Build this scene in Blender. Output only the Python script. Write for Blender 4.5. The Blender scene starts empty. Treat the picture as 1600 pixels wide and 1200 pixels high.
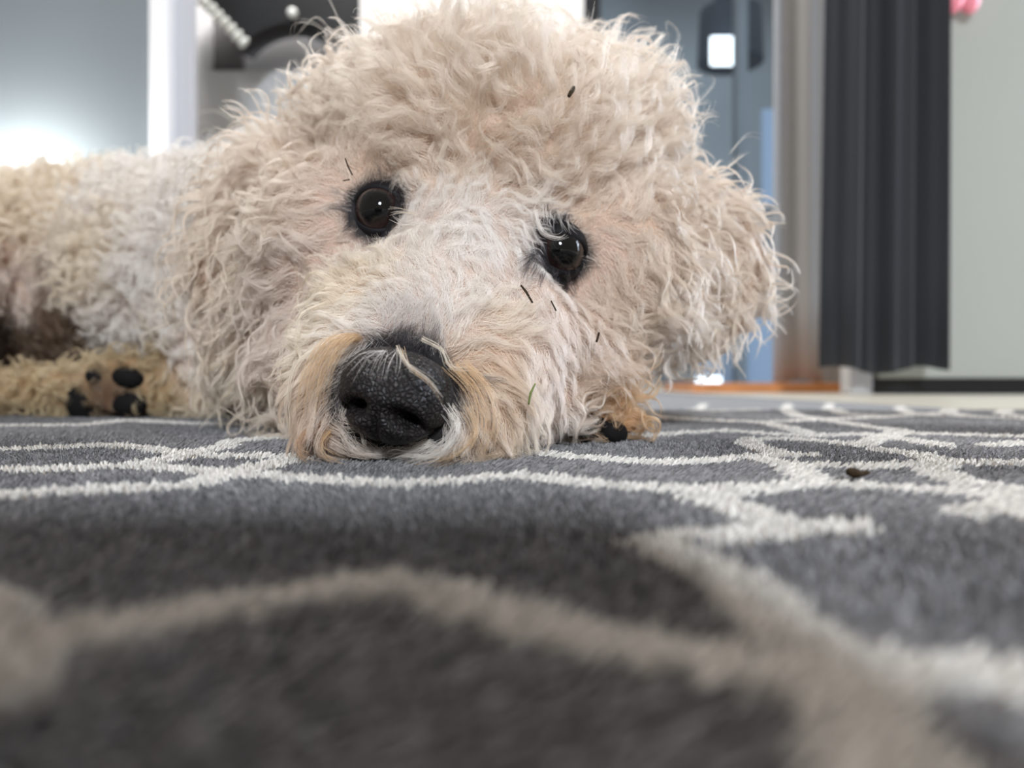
import bpy, bmesh, math
import numpy as np
from mathutils import Vector, Matrix, Euler
from mathutils.bvhtree import BVHTree
from mathutils.kdtree import KDTree

rng = np.random.default_rng(7)
scene = bpy.context.scene
COL = scene.collection

# ------------------------------------------------------------------ camera
H = 0.022            # lens height above the rug
F = 1200.0           # focal length in pixels of the 1600 x 1200 frame
HOR = 592.0          # horizon row
cam_d = bpy.data.cameras.new('camera')
cam_d.sensor_width = 36.0
cam_d.lens = 36.0 * F / 1600.0
cam_d.clip_start = 0.004
cam_d.clip_end = 60
cam_d.dof.use_dof = True
cam_d.dof.focus_distance = 0.208
cam_d.dof.aperture_fstop = 10.5
cam = bpy.data.objects.new('camera', cam_d)
cam.location = (0, 0, H)
cam.rotation_euler = (math.radians(90) - math.atan((600 - HOR) / F), 0, 0)
COL.objects.link(cam)
scene.camera = cam


def P(px, py, Y):
    """a point of the place from its position in the photograph and its distance"""
    return Vector(((px - 800.0) / F * Y, Y, H + (HOR - py) / F * Y))


# ------------------------------------------------------------------ light
scene.view_settings.view_transform = 'Standard'
scene.view_settings.look = 'None'
scene.view_settings.gamma = 1.0
scene.view_settings.use_curve_mapping = False
scene.view_settings.exposure = -0.12
world = bpy.data.worlds.new('world')
scene.world = world
world.use_nodes = True
bg = world.node_tree.nodes['Background']
bg.inputs[0].default_value = (1.0, 0.93, 0.88, 1)
bg.inputs[1].default_value = 0.41


def area_light(name, loc, target, sx, sy, watts, color):
    d = bpy.data.lights.new(name, 'AREA')
    d.shape = 'RECTANGLE'
    d.size, d.size_y, d.energy, d.color = sx, sy, watts, color
    o = bpy.data.objects.new(name, d)
    o.location = loc
    o.rotation_euler = (Vector(target) - Vector(loc)).to_track_quat('-Z', 'Y').to_euler()
    COL.objects.link(o)
    return o


# the room's small window behind the photographer, the glazed door on the right, and the ceiling lamp
area_light('window_light', (0.28, -2.0, 1.15), (0.0, 0.3, 0.0), 0.26, 0.34, 84, (0.83, 0.915, 1.0))
area_light('side_window_light', (2.3, 1.1, 0.75), (0.2, 0.3, 0.0), 0.9, 1.1, 55, (0.74, 0.85, 1.0))
area_light('ceiling_lamp_light', (-0.4, 1.0, 2.3), (-0.3, 1.0, 0.0), 0.6, 0.6, 30, (1.0, 0.96, 0.90))
area_light('cupboard_fill_light', (-0.62, 1.72, 1.9), (-0.62, 2.3, 0.5), 0.4, 0.4, 24, (1.0, 0.98, 0.97))  # added fill with no known lamp, brightens the white cupboard front
area_light('back_room_light', (0.9, 3.3, 2.2), (0.9, 3.6, 0.0), 0.6, 0.6, 26, (0.9, 0.96, 1.0))


# ------------------------------------------------------------------ helpers
def tag(o, label=None, cat=None, group=None, kind=None):
    if label: o['label'] = label
    if cat: o['category'] = cat
    if group: o['group'] = group
    if kind: o['kind'] = kind
    return o


def link(name, me, mat=None, parent=None, smooth=False):
    o = bpy.data.objects.new(name, me)
    COL.objects.link(o)
    if mat is not None:
        for m in (mat if isinstance(mat, (list, tuple)) else [mat]):
            me.materials.append(m)
    if parent is not None:
        o.parent = parent
    if smooth:
        me.polygons.foreach_set('use_smooth', np.ones(len(me.polygons), dtype=bool))
    return o


def bm_obj(name, bm, mat=None, parent=None, smooth=False):
    me = bpy.data.meshes.new(name)
    bm.normal_update()
    bm.to_mesh(me)
    bm.free()
    return link(name, me, mat, parent, smooth)


def empty(name, loc=(0, 0, 0)):
    o = bpy.data.objects.new(name, None)
    o.location = loc
    o.empty_display_size = 0.02
    COL.objects.link(o)
    return o


def box(bm, lo, hi, bevel=0.0):
    r = bmesh.ops.create_cube(bm, size=1.0)
    vs = r['verts']
    lo, hi = Vector(lo), Vector(hi)
    c, s = (lo + hi) / 2, hi - lo
    for v in vs:
        v.co = Vector((v.co.x * s.x, v.co.y * s.y, v.co.z * s.z)) + c
    if bevel:
        es = list({e for v in vs for e in v.link_edges})
        bmesh.ops.bevel(bm, geom=es, offset=bevel, segments=2, affect='EDGES', profile=0.5)


def boxo(name, lo, hi, mat, parent=None, bevel=0.0):
    bm = bmesh.new()
    box(bm, lo, hi, bevel)
    return bm_obj(name, bm, mat, parent)


def ball(bm, c, r, rot=None, seg=3):
    res = bmesh.ops.create_icosphere(bm, subdivisions=seg, radius=1.0)
    m = rot.to_matrix() if rot is not None else Matrix.Identity(3)
    if not hasattr(r, '__len__'):
        r = (r, r, r)
    for v in res['verts']:
        v.co = Vector(c) + m @ Vector((v.co.x * r[0], v.co.y * r[1], v.co.z * r[2]))


def chain(bm, pts, n=9, seg=2):
    """a tapering limb: (point, radius) stations"""
    for (a, ra), (b, rb) in zip(pts[:-1], pts[1:]):
        for i in range(n + 1):
            t = i / n
            ball(bm, Vector(a).lerp(Vector(b), t), ra + (rb - ra) * t, seg=seg)


def tube(bm, pts, radii, sides=8):
    pts = [Vector(p) for p in pts]
    rings = []
    for i, p in enumerate(pts):
        d = (pts[min(i + 1, len(pts) - 1)] - pts[max(i - 1, 0)]).normalized()
        u = d.orthogonal().normalized()
        if rings:
            u = (pu - d * pu.dot(d)).normalized()
        pu = u
        v = d.cross(u)
        r = radii[i] if hasattr(radii, '__len__') else radii
        rings.append([bm.verts.new(p + (u * math.cos(k * 2 * math.pi / sides) + v * math.sin(k * 2 * math.pi / sides)) * r) for k in range(sides)])
    for a, b in zip(rings[:-1], rings[1:]):
        for k in range(sides):
            bm.faces.new((a[k], a[(k + 1) % sides], b[(k + 1) % sides], b[k]))
    bm.faces.new(rings[0][::-1])
    bm.faces.new(rings[-1])


def mat(name, color, rough=0.6, spec=0.3, noise=None, bump=None, sheen=0.0, emit=None, coat=0.0, metallic=0.0):
    m = bpy.data.materials.new(name)
    m.use_nodes = True
    nt = m.node_tree
    b = nt.nodes['Principled BSDF']
    b.inputs['Base Color'].default_value = (*color, 1)
    b.inputs['Roughness'].default_value = rough
    b.inputs['Specular IOR Level'].default_value = spec
    b.inputs['Sheen Weight'].default_value = sheen
    b.inputs['Coat Weight'].default_value = coat
    b.inputs['Metallic'].default_value = metallic
    if emit:
        b.inputs['Emission Color'].default_value = (*emit[0], 1)
        b.inputs['Emission Strength'].default_value = emit[1]
    tc = nt.nodes.new('ShaderNodeTexCoord')
    if noise:                                   # (scale, amount)
        n = nt.nodes.new('ShaderNodeTexNoise')
        n.inputs['Scale'].default_value = noise[0]
        n.inputs['Detail'].default_value = 5
        nt.links.new(tc.outputs['Object'], n.inputs['Vector'])
        r = nt.nodes.new('ShaderNodeValToRGB')
        a = noise[1]
        r.color_ramp.elements[0].position = 0.3
        r.color_ramp.elements[1].position = 0.7
        r.color_ramp.elements[0].color = (*[c * (1 - a) for c in color], 1)
        r.color_ramp.elements[1].color = (*[min(1, c * (1 + a)) for c in color], 1)
        nt.links.new(n.outputs['Fac'], r.inputs['Fac'])
        nt.links.new(r.outputs['Color'], b.inputs['Base Color'])
    if bump:                                    # (scale, strength, distance)
        n = nt.nodes.new('ShaderNodeTexNoise')
        n.inputs['Scale'].default_value = bump[0]
        n.inputs['Detail'].default_value = 4
        nt.links.new(tc.outputs['Object'], n.inputs['Vector'])
        bp = nt.nodes.new('ShaderNodeBump')
        bp.inputs['Strength'].default_value = bump[1]
        bp.inputs['Distance'].default_value = bump[2]
        nt.links.new(n.outputs['Fac'], bp.inputs['Height'])
        nt.links.new(bp.outputs['Normal'], b.inputs['Normal'])
    return m


def attr_mat(name, attr, rough=0.8, spec=0.2, sheen=0.0, bump=None):
    m = mat(name, (0.5, 0.5, 0.5), rough, spec, bump=bump, sheen=sheen)
    nt = m.node_tree
    a = nt.nodes.new('ShaderNodeAttribute')
    a.attribute_name = attr
    nt.links.new(a.outputs['Color'], nt.nodes['Principled BSDF'].inputs['Base Color'])
    return m


def strands(name, pts, radius, color, material, parent):
    """pts (n, k, 3), radius (n, k), color (n, k, 3) -> one hair curves object"""
    n, k, _ = pts.shape
    cu = bpy.data.hair_curves.new(name)
    cu.add_curves([k] * n)
    if 'position' not in cu.attributes:
        cu.attributes.new('position', 'FLOAT_VECTOR', 'POINT')
    cu.attributes['position'].data.foreach_set('vector', np.ascontiguousarray(pts, dtype=np.float32).ravel())
    a = cu.attributes.get('radius') or cu.attributes.new('radius', 'FLOAT', 'POINT')
    a.data.foreach_set('value', np.ascontiguousarray(radius, dtype=np.float32).ravel())
    c = cu.attributes.new('tint', 'FLOAT_COLOR', 'POINT')
    rgba = np.ones((n, k, 4), dtype=np.float32)
    rgba[..., :3] = color
    c.data.foreach_set('color', rgba.ravel())
    cu.materials.append(material)
    o = bpy.data.objects.new(name, cu)
    COL.objects.link(o)
    o.parent = parent
    o['kind'] = 'stuff'
    return o


def norm(v):
    return v / np.maximum(np.linalg.norm(v, axis=-1, keepdims=True), 1e-9)


# ------------------------------------------------------------------ the room
M_floor = mat('floor_beige', (0.52, 0.48, 0.40), 0.35, 0.4, noise=(6, 0.06))
M_wood = mat('orange_wood', (0.50, 0.20, 0.07), 0.25, 0.5, noise=(14, 0.25))
M_wall = mat('wall_grey', (0.175, 0.20, 0.215), 0.55, 0.3, noise=(3, 0.03))
M_white = mat('white_paint', (0.80, 0.79, 0.80), 0.35, 0.4, noise=(4, 0.02))
M_pillar = mat('pillar_paint', (0.78, 0.75, 0.72), 0.7, 0.2, noise=(4, 0.02))
M_jamb = mat('jamb_grey', (0.50, 0.50, 0.53), 0.5, 0.3, noise=(5, 0.03))
M_dark = mat('black_lacquer', (0.008, 0.008, 0.009), 0.35, 0.4, noise=(6, 0.1))
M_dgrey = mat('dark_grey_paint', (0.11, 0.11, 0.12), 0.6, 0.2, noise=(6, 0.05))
M_mgrey = mat('mid_grey_paint', (0.20, 0.19, 0.195), 0.6, 0.2, noise=(6, 0.05))
M_bluegrey = mat('blue_grey_paint', (0.20, 0.25, 0.30), 0.5, 0.3, noise=(2, 0.08))
M_navy = mat('slate_shade', (0.07, 0.09, 0.12), 0.6, 0.2, noise=(5, 0.1))
M_curtain = mat('charcoal_curtain', (0.030, 0.031, 0.036), 0.85, 0.1, noise=(300, 0.10), sheen=0.15)
M_sheer = mat('grey_curtain', (0.46, 0.45, 0.455), 0.8, 0.15, noise=(200, 0.05))
M_cab = mat('greige_lacquer', (0.37, 0.375, 0.335), 0.5, 0.3, noise=(3, 0.02))
M_beads = mat('pearl_white', (0.75, 0.76, 0.72), 0.25, 0.5, noise=(40, 0.04))
M_pink = mat('pink_rubber', (0.80, 0.24, 0.30), 0.25, 0.5, noise=(30, 0.06))
M_daylight = mat('daylit_pane_and_glare', (0.7, 0.85, 1.0), 0.2, 0.3, emit=((0.80, 0.92, 1.0), 2.6))
M_bluepane = mat('blue_pane', (0.16, 0.24, 0.36), 0.2, 0.3, emit=((0.24, 0.33, 0.46), 0.55))
M_lamp = mat('lamp_glow', (1, 0.97, 0.9), 0.3, 0.3, emit=((1.0, 0.98, 0.94), 170.0))


def struct(o):
    o['kind'] = 'structure'
    return o


struct(boxo('floor', (-4, -2.5, -0.06), (4, 6.2, -0.004), M_floor))
threshold = struct(boxo('trim_1', (P(1085, 0, 1.45).x, 1.45, -0.004), (P(1316, 0, 1.45).x, 1.75, 0.0135), M_wood, bevel=0.001))
# left wall, facing the camera
wy = 1.35
xl = P(241, 0, wy).x
struct(boxo('wall_left', (-3.6, wy, -0.01), (xl, wy + 0.03, 2.5), M_wall))
# door surround: casing, jamb
door = struct(boxo('door_1', (xl, wy - 0.018, -0.01), (P(271, 0, wy).x, wy + 0.03, 2.2), M_white, bevel=0.004))
jamb = boxo('jamb', (P(271, 0, wy).x, wy + 0.012, -0.01), (P(297, 0, wy).x, wy + 0.035, 2.2), M_jamb, door, 0.003)
# white pillar between the two openings
py_ = 1.9
struct(boxo('wall_middle', (P(563, 0, py_).x, py_, -0.01), (P(912, 0, py_).x, py_ + 0.14, 2.5), M_pillar))
struct(boxo('trim_2', (P(912, 0, py_).x, py_ + 0.005, -0.01), (P(938, 0, py_).x, py_ + 0.12, 2.5), M_dark, bevel=0.003))
# back room behind the right opening
struct(boxo('wall_back', (-3.6, 4.6, -0.01), (3.6, 4.7, 2.6), M_bluegrey))

# white cupboard seen through the left opening
cy = 2.3
cab = empty('white_cupboard', (P(400, 600, cy).x, cy, 0))
tag(cab, 'white panelled cupboard behind the door frame, with an open grey niche', 'cupboard')


def kid(name, lo, hi, m, parent, bevel=0.003):
    o = boxo(name, lo, hi, m, parent, bevel)
    o.matrix_parent_inverse = parent.matrix_world.inverted() if False else Matrix.Translation(-parent.location)
    return o


def at(px, py, Y):
    return P(px, py, Y)


kid('body', (at(298, 0, cy).x, cy + 0.03, 0.0), (at(640, 0, cy).x, cy + 0.40, 1.35), M_white, cab)
kid('stile', (at(303, 0, cy).x, cy, 0.0), (at(332, 0, cy).x, cy + 0.03, 1.35), M_white, cab)
kid('niche_panel', (at(332, 0, cy).x, cy + 0.012, at(0, 106, cy).z), (at(378, 0, cy).x, cy + 0.03, at(0, 14, cy).z), M_mgrey, cab)
kid('drawer_front', (at(310, 0, cy).x, cy - 0.012, at(0, 205, cy).z), (at(640, 0, cy).x, cy + 0.03, at(0, 113, cy).z), M_white, cab, 0.006)
kid('lower_front', (at(310, 0, cy).x, cy - 0.012, 0.03), (at(640, 0, cy).x, cy + 0.03, at(0, 210, cy).z), M_white, cab, 0.006)
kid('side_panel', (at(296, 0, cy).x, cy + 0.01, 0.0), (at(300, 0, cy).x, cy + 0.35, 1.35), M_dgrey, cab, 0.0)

# black arched headboard-like hood in front of the cupboard
ay = 2.05
hood = empty('black_hood', tuple(at(450, 20, ay)))
tag(hood, 'black arched hood with a grey underside in front of the white cupboard', 'hood')


def arch_plate(name, cx, cyp, rad_px, band, Y, thick, m, parent, a0, a1, flat=1.0):
    """curved band: outer circle minus inner circle, extruded in depth"""
    bm = bmesh.new()
    N = 40
    rows = []
    for i in range(N + 1):
        a = math.radians(a0 + (a1 - a0) * i / N)
        row = []
        for rr in (rad_px, rad_px - band):
            for yy in (Y, Y + thick):
                row.append(bm.verts.new(at(cx + rr * math.cos(a), cyp - rr * math.sin(a) * flat, yy)))
        rows.append(row)
    for a, b in zip(rows[:-1], rows[1:]):
        for q in ((0, 2), (2, 3), (3, 1), (1, 0)):
            bm.faces.new((a[q[0]], a[q[1]], b[q[1]], b[q[0]]))
    bm.faces.new((rows[0][0], rows[0][1], rows[0][3], rows[0][2]))
    bm.faces.new((rows[-1][0], rows[-1][2], rows[-1][3], rows[-1][1]))
    bmesh.ops.recalc_face_normals(bm, faces=bm.faces)
    o = bm_obj(name, bm, m, parent)
    o.matrix_parent_inverse = Matrix.Translation(-parent.location)
    return o


arch_plate('arch', 468, 130, 215, 105, ay, 0.18, M_dark, hood, 35, 138, 0.86)
arch_plate('underside', 468, 130, 111, 30, ay + 0.08, 0.05, M_dgrey, hood, 20, 150, 0.86)
bm = bmesh.new()
ball(bm, at(458, 22, ay - 0.015), 0.013)
o = bm_obj('knob', bm, M_beads, hood, True)
o.matrix_parent_inverse = Matrix.Translation(-hood.location)

# string of white beads
beads = empty('beaded_cord', tuple(at(352, 38, ay - 0.03)))
tag(beads, 'slanting string of round white beads beside the black hood', 'beads')
for i in range(7):
    t = i / 6
    bm = bmesh.new()
    ball(bm, at(322 + 60 * t, 6 + 62 * t, ay - 0.03) - beads.location, (0.0165, 0.012, 0.0085), Euler((0, math.radians(-45), 0)))
    bm_obj('bead', bm, M_beads, beads, True)
bm = bmesh.new()
tube(bm, [at(322 + 60 * t, 6 + 62 * t, ay - 0.03) - beads.location for t in (-0.3, 0, 0.5, 1, 1.08)], 0.003)
bm_obj('cord', bm, M_dgrey, beads, True)

# the dim room to the right: drum lamp, bright window, blue slit of glass
ly = 3.2
lampo = empty('pendant_lamp', tuple(at(1140, 60, ly)))
tag(lampo, 'dark slate drum pendant lamp above the bright window pane', 'lamp')
for nm, r0, z0, z1, m in (('shade', 0.135, at(0, 100, ly).z, at(0, 20, ly).z, M_navy), ('collar', 0.07, at(0, 20, ly).z, at(0, -30, ly).z, M_navy)):
    bm = bmesh.new()
    c = at(1142, 0, ly)
    tube(bm, [(0, 0, z0 - lampo.location.z), (0, 0, z1 - lampo.location.z)], [r0, r0 * 0.93], 40)
    bm_obj(nm, bm, m, lampo)
wy2 = 3.0
win = struct(boxo('window_1', (at(1110, 0, wy2).x, wy2, at(0, 102, wy2).z), (at(1152, 0, wy2).x, wy2 + 0.02, at(0, 57, wy2).z), M_daylight, bevel=0.008))
slit = struct(boxo('window_2', (at(1090, 0, 2.6).x, 2.6, 0.0), (at(1208, 0, 2.6).x, 2.62, at(0, 470, 2.6).z), M_bluepane))
struct(boxo('window_3', (at(1190, 0, 2.6).x, 2.6, at(0, 320, 2.6).z), (at(1214, 0, 2.6).x, 2.62, at(0, 170, 2.6).z), M_bluepane, bevel=0.006))
struct(boxo('floor_glare', (at(1088, 0, 1.95).x, 1.95, at(0, 604, 1.95).z), (at(1128, 0, 1.95).x, 1.96, at(0, 588, 1.95).z), M_daylight, bevel=0.003))  # added glowing box standing in for the daylight glare on the floor
struct(boxo('trim_3', (at(1150, 0, 2.55).x, 2.55, -0.004), (at(1168, 0, 2.55).x, 2.60, 2.4), M_bluegrey, bevel=0.004))


def drape(name, px0, px1, pz, Y, depth, folds, m, parent=None, seed=1, flare=0.0, top=2.3, thick=0.004):
    """hanging cloth with folds: a closed wavy sheet"""
    r = np.random.default_rng(seed)
    N, R = 90, 14
    ph = r.uniform(0, 6.28, 4)
    bm = bmesh.new()
    grid = []
    for side in (0, 1):
        rows = []
        for j in range(R + 1):
            v = j / R
            z = pz + (top - pz) * v
            row = []
            for i in range(N + 1):
                u = i / N
                x = at(px0 + (px1 - px0) * u, 0, Y).x - flare * (1 - v) ** 1.2 * (1 - u)
                w = 0
                for (f0, amp), p_ in zip(folds, ph):
                    w += amp * math.sin(2 * math.pi * f0 * u + p_ + 0.25 * math.sin(3 * v + p_))
                row.append(bm.verts.new((x, Y + depth * w + side * thick, z + (0.006 * math.sin(9 * u + ph[0]) if j == 0 else 0))))
            rows.append(row)
        grid.append(rows)
    for s, rows in enumerate(grid):
        for a, b in zip(rows[:-1], rows[1:]):
            for i in range(N):
                f = (a[i], a[i + 1], b[i + 1], b[i])
                bm.faces.new(f if s == 0 else f[::-1])
    for i in range(N):
        bm.faces.new((grid[0][0][i], grid[1][0][i], grid[1][0][i + 1], grid[0][0][i + 1]))
    for j in range(R):
        bm.faces.new((grid[0][j][0], grid[0][j + 1][0], grid[1][j + 1][0], grid[1][j][0]))
        bm.faces.new((grid[0][j][N], grid[1][j][N], grid[1][j + 1][N], grid[0][j + 1][N]))
    return bm_obj(name, bm, m, parent, True)


tag(drape('pale_curtain', 1207, 1345, 0.0145, 1.52, 0.005, [(2.2, 1.0), (5.1, 0.35)], M_sheer, seed=5),
    'pale grey curtain with soft folds hanging beside the charcoal one', 'curtain')
tag(drape('charcoal_curtain', 1312, 1476, 0.036, 1.22, 0.011, [(2.6, 1.0), (6.3, 0.5), (11, 0.12)], M_curtain, seed=3, flare=0.028),
    'charcoal grey curtain with deep folds in front of the greige cabinet', 'curtain')

gy = 1.30
g = empty('greige_cabinet', (at(1500, 0, gy).x, gy, 0))
tag(g, 'tall flat greige cabinet raised above a black recessed plinth', 'cabinet')
kid('body', (at(1372, 0, gy).x, gy, at(0, 591, gy).z), (at(1900, 0, gy).x, gy + 0.06, 2.3), M_cab, g)
kid('plinth', (at(1369, 0, gy).x, gy + 0.012, -0.004), (at(1900, 0, gy).x, gy + 0.06, at(0, 591, gy).z), M_dark, g, 0.0)
kid('foot', (at(1328, 0, gy).x, gy, -0.004), (at(1364, 0, gy).x, gy + 0.04, at(0, 560, gy).z), M_sheer, g, 0.003)

orn = empty('pink_ornament', tuple(at(1500, -8, gy - 0.03)))
tag(orn, 'glossy pink rounded toy hanging on the greige cabinet above the curtain edge', 'toy')
bm = bmesh.new()
ball(bm, at(1489, -6, gy - 0.03) - orn.location, (0.017, 0.016, 0.031), Euler((0, 0.1, 0)))
bm_obj('lobe', bm, M_pink, orn, True)
bm = bmesh.new()
ball(bm, at(1510, -8, gy - 0.026) - orn.location, (0.020, 0.016, 0.034), Euler((0, -0.15, 0)))
bm_obj('lobe', bm, M_pink, orn, True)

# lamp standing on the floor against the grey wall, behind the dog's back
lp = at(-5, 306, 1.27)
lamp = empty('floor_lamp', (lp.x, lp.y, 0))
tag(lamp, 'glowing white globe lamp standing by the grey wall behind the dog', 'lamp')
bm = bmesh.new()
tube(bm, [(0, 0, -0.004), (0, 0, 0.012), (0, 0, 0.016)], [0.07, 0.07, 0.02], 28)
bm_obj('base', bm, M_dgrey, lamp)
bm = bmesh.new()
tube(bm, [(0, 0, 0.01), (0, 0, lp.z - 0.05)], 0.012, 12)
bm_obj('pole', bm, M_dgrey, lamp)
bm = bmesh.new()
ball(bm, (0, 0, lp.z), 0.038)
bm_obj('globe', bm, M_lamp, lamp, True)

# ------------------------------------------------------------------ the rug
def G(px, py):
    Y = H * F / (py - HOR)
    return ((px - 800.0) / F * Y, Y)


LINES = [
    # foreground
    [(-120, 1090), (-20, 1015), (150, 1000), (300, 968), (450, 945), (600, 925), (700, 950), (850, 1000), (1000, 1035), (1150, 1062), (1300, 1085)],
    [(-60, 960), (-10, 1010), (-30, 1100)],
    [(1060, 852), (1020, 862), (1110, 905), (1180, 950), (1250, 1010), (1310, 1080), (1330, 1150), (1350, 1240), (1370, 1400)],
    [(1310, 1080), (1450, 1065), (1600, 1090), (1800, 1130)],
    [(1060, 852), (1150, 848), (1240, 838), (1330, 834)],
    [(1090, 788), (1140, 802), (1190, 822), (1240, 836)],
    # middle left
    [(-200, 712), (0, 709), (90, 705), (160, 701), (220, 706), (285, 717)],
    [(-200, 748), (0, 742), (125, 740), (220, 734), (281, 721), (297, 716), (344, 705), (358, 696), (412, 690), (455, 691), (560, 700), (640, 706)],
    [(305, 719), (375, 719), (480, 722)],
    [(210, 736), (266, 740), (312, 743), (350, 749)],
    [(-200, 795), (0, 783), (130, 776), (280, 769), (310, 763), (335, 757), (365, 747), (410, 735), (450, 726), (485, 720), (560, 717)],
    [(345, 750), (410, 750), (500, 757), (620, 764), (720, 758), (800, 752), (860, 758), (950, 768), (1080, 775), (1190, 772), (1250, 766)],
    [(-200, 671), (0, 670), (125, 669), (200, 661), (300, 666), (430, 669)],
    # middle right
    [(740, 705), (800, 711), (900, 722), (1020, 731), (1100, 727), (1170, 721), (1215, 718), (1262, 717)],
    [(1167, 697), (1180, 706), (1215, 716)],
    [(1180, 722), (1225, 736), (1245, 752), (1262, 766)],
    [(1240, 733), (1330, 738), (1440, 731), (1480, 727)],
    [(1262, 766), (1330, 767), (1420, 774), (1500, 778), (1600, 795), (1720, 815)],
    [(1375, 709), (1430, 716), (1475, 728), (1500, 731), (1620, 730)],
    [(1475, 729), (1448, 742), (1475, 757), (1530, 770), (1600, 785)],
    [(1500, 812), (1560, 800), (1600, 815), (1690, 830)],
    [(1090, 788), (1140, 778), (1200, 771)],
    [(1167, 697), (1175, 691), (1240, 692), (1340, 702), (1370, 690)],
    [(985, 688), (1060, 682), (1130, 678), (1200, 684), (1260, 687), (1340, 684), (1375, 688), (1470, 703)],
    [(1190, 664), (1230, 674), (1262, 687)],
    [(1375, 689), (1400, 679), (1420, 683), (1500, 685), (1600, 688), (1750, 690)],
    [(1390, 676), (1410, 680)],
    [(1540, 702), (1600, 698), (1700, 700)],
    [(1020, 655), (1090, 660), (1190, 664), (1280, 660), (1390, 676)],
    [(1232, 630), (1226, 642), (1245, 655), (1280, 660), (1390, 655)],
    [(1298, 628), (1292, 640), (1318, 650), (1390, 655), (1480, 648)],
    [(1410, 633), (1400, 642), (1430, 652), (1520, 655), (1640, 660)],
    [(1490, 636), (1475, 648), (1520, 655)],
    [(1575, 641), (1560, 650), (1640, 660)],
    [(1040, 640), (1110, 645), (1226, 642)], [(1100, 630), (1090, 640)],
]
SEG = []
for L in LINES:
    g2 = [G(*p) for p in L]
    SEG += list(zip(g2[:-1], g2[1:]))
SEG = np.array(SEG)                                   # (m, 2, 2)


def line_dist(xy):
    best = np.full(len(xy), 9.0)
    for (a, b) in SEG:
        lo, hi = np.minimum(a, b) - 0.02, np.maximum(a, b) + 0.02
        idx = np.nonzero((xy[:, 0] > lo[0]) & (xy[:, 0] < hi[0]) & (xy[:, 1] > lo[1]) & (xy[:, 1] < hi[1]))[0]
        if not len(idx):
            continue
        d = b - a
        t = np.clip(((xy[idx] - a) @ d) / max(d @ d, 1e-12), 0, 1)
        q = xy[idx] - (a + t[:, None] * d)
        best[idx] = np.minimum(best[idx], np.hypot(q[:, 0], q[:, 1]))
    return best


C_GREY = np.array((0.152, 0.142, 0.142))
C_LINE = np.array((0.63, 0.59, 0.54))
LW = 0.0038
# rug outline on the floor: its right edge runs away from the camera
RUG = [(-1.0, -0.5), (0.62, -0.5), (0.355, 0.50), (0.27, 1.36), (-1.0, 1.1)]
RT = 0.0                                                # top of the backing


def in_rug(x, y):
    ok = np.ones(x.shape, bool)
    for (x0, y0), (x1, y1) in zip(RUG, RUG[1:] + RUG[:1]):
        ok &= ((x1 - x0) * (y - y0) - (y1 - y0) * (x - x0)) >= 0
    return ok


M_rug = attr_mat('rug_weave', 'tint', 0.95, 0.1, sheen=0.25, bump=(900, 0.6, 0.0008))
M_pile = attr_mat('rug_pile', 'tint', 0.6, 0.35, sheen=1.0)
M_pile.node_tree.nodes['Principled BSDF'].inputs['Sheen Roughness'].default_value = 0.35


def grid_mesh(name, xs, ys, material, parent, zoff=0.0):
    X, Yg = np.meshgrid(xs, ys)
    xy = np.stack([X.ravel(), Yg.ravel()], 1)
    d = line_dist(xy)
    f = np.clip((LW + 0.0006 - d) / 0.0012, 0, 1)[:, None]
    colr = C_GREY * 0.66 * (1 - f) + C_LINE * 0.85 * f  # weave colour darkened to imitate the pile's self-shadow
    ny, nx = X.shape
    i = np.arange(nx * ny).reshape(ny, nx)
    q = np.stack([i[:-1, :-1], i[:-1, 1:], i[1:, 1:], i[1:, :-1]], -1).reshape(-1, 4)
    cen = xy[q].mean(1)
    q = q[in_rug(cen[:, 0], cen[:, 1])]
    used, inv = np.unique(q, return_inverse=True)
    q = inv.reshape(-1, 4)
    v = np.column_stack([xy[used], np.full(len(used), zoff)])
    me = bpy.data.meshes.new(name)
    me.vertices.add(len(v)); me.vertices.foreach_set('co', v.ravel())
    me.loops.add(q.size); me.loops.foreach_set('vertex_index', q.ravel().astype(np.int32))
    me.polygons.add(len(q)); me.polygons.foreach_set('loop_start', np.arange(0, q.size, 4, dtype=np.int32))
    me.update(calc_edges=True)
    a = me.color_attributes.new('tint', 'FLOAT_COLOR', 'POINT')
    rgba = np.ones((len(v), 4), np.float32); rgba[:, :3] = colr[used]
    a.data.foreach_set('color', rgba.ravel())
    return link(name, me, material, parent)


bm = bmesh.new()
vs = [bm.verts.new((x, y, -0.0045)) for x, y in RUG]
vt = [bm.verts.new((x, y, -0.0012)) for x, y in RUG]
bm.faces.new(vt)
for i in range(len(RUG)):
    j = (i + 1) % len(RUG)
    bm.faces.new((vs[i], vs[j], vt[j], vt[i]))
rug = bm_obj('rug', bm, mat('rug_backing', (0.2, 0.2, 0.21), 0.9, 0.1, noise=(200, 0.1)))
tag(rug, 'dark grey woven rug with a cream trellis pattern under the dog', 'rug')
xs = np.concatenate([np.arange(-1.0, -0.36, 0.02), np.arange(-0.36, 0.46, 0.0028), np.arange(0.46, 0.64, 0.02)])
ys = np.concatenate([np.arange(-0.5, 0.02, 0.02), np.arange(0.02, 0.66, 0.0028), np.arange(0.66, 1.4, 0.006)])
weave = grid_mesh('woven_pattern', xs, ys, M_rug, rug, -0.0006)

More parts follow.
